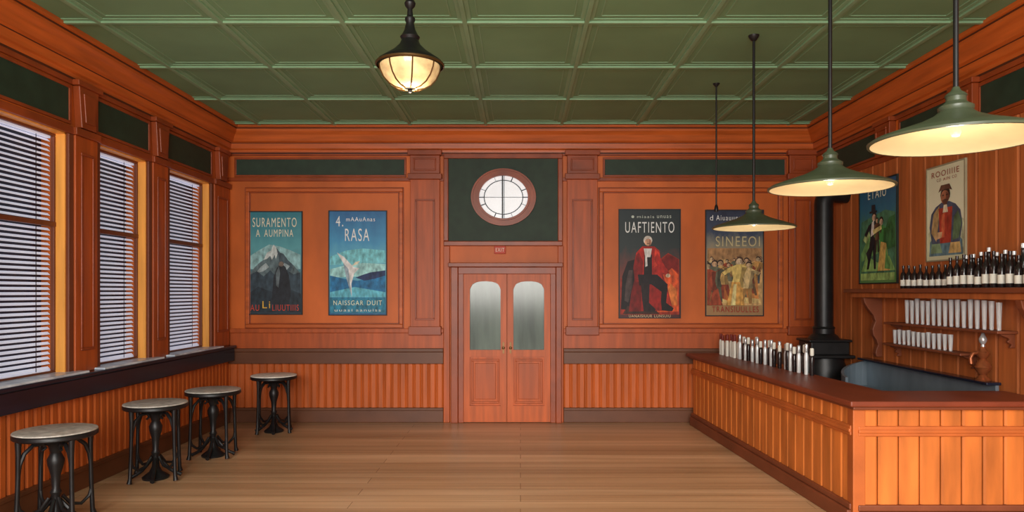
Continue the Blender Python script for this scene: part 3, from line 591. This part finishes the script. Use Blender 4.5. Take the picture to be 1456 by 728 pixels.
s3, s3b = shelf('lowest narrow shelf holding short glasses behind the bar', 6.4, 7.78, 4.0, 1.29, .025)
for s_, y in ((s2, 7.7), (s2, 5.95), (s3, 7.72), (s3, 6.45)):
    z = s_.location.z
    scroll(y, z, z-.12, .13, s_, s_.location, .03)

# ------------------------------------------------------------ stove, sink, tap
sx, sy = 3.88, 9.0
st = empty('iron_stove', (sx, sy, 0)); tag(st, 'black cast iron stove with tall flue pipe behind the bar', 'stove')
sb_ = MB().lathe([(0, .12), (.22, .12), (.25, .16), (.25, .3), (.23, .34), (.265, .6), (.265, .9), (.24, .98), (.24, 1.02), (0, 1.02)], 28).build('stove_body', IRON, st, smooth=True)
MB().box(-.29, .285, -.27, .27, 1.02, 1.06).build('top_plate', IRON, sb_, bevel=.012)
MB().box(-.24, .24, -.2, .2, 1.06, 1.22).box(-.27, .27, -.22, .22, 1.22, 1.25).build('warming_box', IRON, st, bevel=.012)
zt = 3.1; arcp = [(.13-.13*math.cos(a), 0, zt-.13+.13*math.sin(a)) for a in [PI/2*i/6 for i in range(7)]]
fp = MB().tube([(0, 0, 1.3)]+arcp+[(XR-.023-sx, 0, zt)], .115, 20).build('flue_pipe', IRON, st, smooth=True)
MB().lathe([(.2, 1.25), (.17, 1.29), (.13, 1.32), (.13, 1.38), (.14, 1.39), (.125, 1.41)], 24).build('flue_collar', IRON, fp, smooth=True)
dr = MB().box(-.14, .14, -.275, -.235, .5, .78).build('stove_door', IRON, sb_, bevel=.01)
for a, b in ((-1, -1), (1, -1), (1, 1), (-1, 1)):
    MB().tube([(a*.19, b*.19, 0), (a*.18, b*.18, .05), (a*.15, b*.15, .14)], [.03, .022, .03], 8).build('leg', IRON, st, smooth=True)
sk = empty('bar_sink', (3.8, 7.2, 0)); tag(sk, 'long grey steel sink with tall back against plank wall', 'sink'); os_ = sk.location
kb = MB().box(3.45, 4.15, 6.1, 8.4, .1, .74).build('sink_body', STEEL, sk, bevel=.01, off=os_)
arc_ = [(4.15-.5*math.sin(PI/2*i/8), 7.9+.5*math.cos(PI/2*i/8)) for i in range(9)]
arc2 = [(4.15-.47*math.sin(PI/2*i/8), 7.9+.47*math.cos(PI/2*i/8)) for i in range(9)]
m = MB().box(4.12, 4.15, 6.1, 8.4, .74, 1.04)
for i in range(8):
    h0, h1 = 1.04-.15*(i/8), 1.04-.15*((i+1)/8)
    a, b, c, d = arc_[i], arc_[i+1], arc2[i+1], arc2[i]
    m.hexa([(a[0], a[1], .74), (b[0], b[1], .74), (c[0], c[1], .74), (d[0], d[1], .74), (a[0], a[1], h0), (b[0], b[1], h1), (c[0], c[1], h1), (d[0], d[1], h0)])
m.build('backsplash', STEEL, sk, off=os_)
MB().box(4.03, 4.16, 6.08, 8.42, 1.04, 1.065).box(3.43, 3.48, 6.08, 8.42, .74, .86).box(3.48, 4.12, 6.08, 6.13, .74, .95).build('rim', LEDGE, kb, bevel=.006, off=os_)
for y in (6.2, 8.3):
    for x in (3.52, 4.08): MB().box(x-.025, x+.025, y-.025, y+.025, 0, .1).build('leg', STEEL, sk, off=os_)
tp = empty('beer_tap', (4.09, 6.22, 1.065)); tag(tp, 'ornate copper tap standing on the sink rim below the shelves', 'tap')
cl = MB().lathe([(0, 0), (.06, 0), (.065, .012), (.045, .025), (.028, .05), (.05, .085), (.07, .12), (.05, .16), (.024, .19), (.045, .22), (.055, .25), (.03, .27), (.022, .30), (0, .305)], 20).build('column', COPPER, tp, smooth=True)
MB().tube([(0, 0, .24), (-.05, 0, .25), (-.09, 0, .24), (-.11, 0, .20), (-.105, 0, .15)], [.018, .016, .015, .014, .018], 10).build('spout', COPPER, cl, smooth=True)
MB().lathe([(0, .295), (.018, .298), (.014, .32), (.03, .345), (.034, .37), (.018, .40), (.012, .42), (0, .425)], 14).build('handle', SILV, tp, smooth=True)

# ------------------------------------------------------------ stools
def stool():
    r = empty('bar_stool', (0, 0, 0))
    st_ = MB().lathe([(0, .738), (.28, .738), (.293, .744), (.29, .752), (.27, .757), (0, .757)], 36).build('seat', SEAT, r, smooth=True)
    MB().lathe([(.22, .70), (.283, .698), (.295, .708), (.295, .730), (.288, .739), (.22, .739)], 36).build('seat_rim', IRON, st_, smooth=True)
    MB().lathe([(0, 0), (.12, 0), (.125, .02), (.10, .04), (.06, .07), (.035, .12), (.026, .22), (.042, .26), (.028, .29), (.036, .40), (.058, .48), (.062, .52), (.038, .57), (.055, .63), (.13, .69), (.22, .71), (0, .71)], 20).build('pedestal', IRON, r, smooth=True)
    for i in range(4):
        a = PI/4+PI/2*i; ca, sa = math.cos(a), math.sin(a)
        P = lambda rr, z: (rr*ca, rr*sa, z)
        lg = MB().tube([P(.262, .71), P(.26, .6), P(.262, .45), P(.268, .25), P(.276, .06), P(.285, .012)], [.024, .019, .017, .017, .018, .025], 10).build('leg', IRON, r, smooth=True)
        MB().tube([P(.26, .42), P(.25, .52), P(.22, .60), P(.16, .655), P(.09, .655), P(.07, .62), P(.10, .60)], [.013, .016, .017, .016, .014, .012, .011], 8).build('bracket', IRON, lg, smooth=True)
        MB().tube([P(.27, .24), P(.25, .17), P(.19, .12), P(.11, .14), P(.05, .22)], .014, 8).build('stretcher', IRON, lg, smooth=True)
        b = a+PI/4; cb, sb = math.cos(b), math.sin(b); Q = lambda rr, z: (rr*cb, rr*sb, z)
        MB().tube([Q(.03, .20), Q(.07, .15), Q(.12, .09), Q(.17, .05), Q(.21, .03), Q(.23, .022)], [.014, .018, .018, .017, .018, .022], 8).build('foot', IRON, r, smooth=True)
    return r
so = stool()
sl = [((-3.70, 5.6, 0), .2, 'black iron bar stool with pale round seat, nearest the camera'),
      ((-3.62, 6.98, 0), .35, 'black iron bar stool, second nearest of four along the windows'),
      ((-3.46, 7.92, 0), .15, 'black iron bar stool, third nearest of four along the windows'),
      ((-3.26, 9.3, 0), .3, 'black iron bar stool with whitest seat, farthest away under the teal poster')]
for i, (p, a, lab) in enumerate(sl):
    o = so if i == 0 else copy_tree(so)
    o.location = p; o.rotation_euler = (0, 0, a); tag(o, lab, 'stool', 'bar stools along the windows')
    if i == 3:
        for c in o.children:
            if c.name.startswith('seat'): c.data = c.data.copy(); c.data.materials[0] = SEATW

# ------------------------------------------------------------ light and camera
w = bpy.data.worlds.new('world'); S.world = w; w.use_nodes = True
bg = w.node_tree.nodes['Background']; bg.inputs[0].default_value = (1, .98, .95, 1); bg.inputs[1].default_value = 1.05
al = bpy.data.lights.new('front_daylight', 'AREA'); al.shape = 'RECTANGLE'; al.size = 4; al.size_y = 2; al.energy = 520; al.color = (1, .96, .9)  # unseen soft fill lamp added behind the camera to brighten the room
ao = bpy.data.objects.new('front_daylight', al); COL.objects.link(ao); ao.location = (-.6, -2.5, 2.6)
ao.rotation_euler = (Vector((0, 8, 2.7))-Vector(ao.location)).to_track_quat('-Z', 'Y').to_euler()
sl_ = bpy.data.lights.new('low_sun', 'SUN'); sl_.energy = 2.9; sl_.angle = math.radians(30); sl_.color = (1, .96, .9)  # sun lamp added through the open end to lift the floor
so_ = bpy.data.objects.new('low_sun', sl_); COL.objects.link(so_); so_.location = (-2, -4, 6)
so_.rotation_euler = Vector((.12, 1, -.44)).to_track_quat('-Z', 'Y').to_euler()
cam = bpy.data.cameras.new('camera'); co = bpy.data.objects.new('camera', cam); COL.objects.link(co)
co.location = (0, 0, 1.85); co.rotation_euler = (PI/2, 0, 0)
cam.sensor_width = 36; cam.lens = 36*1000/1456; cam.shift_x = -12/1456; cam.shift_y = 51/1456
S.camera = co
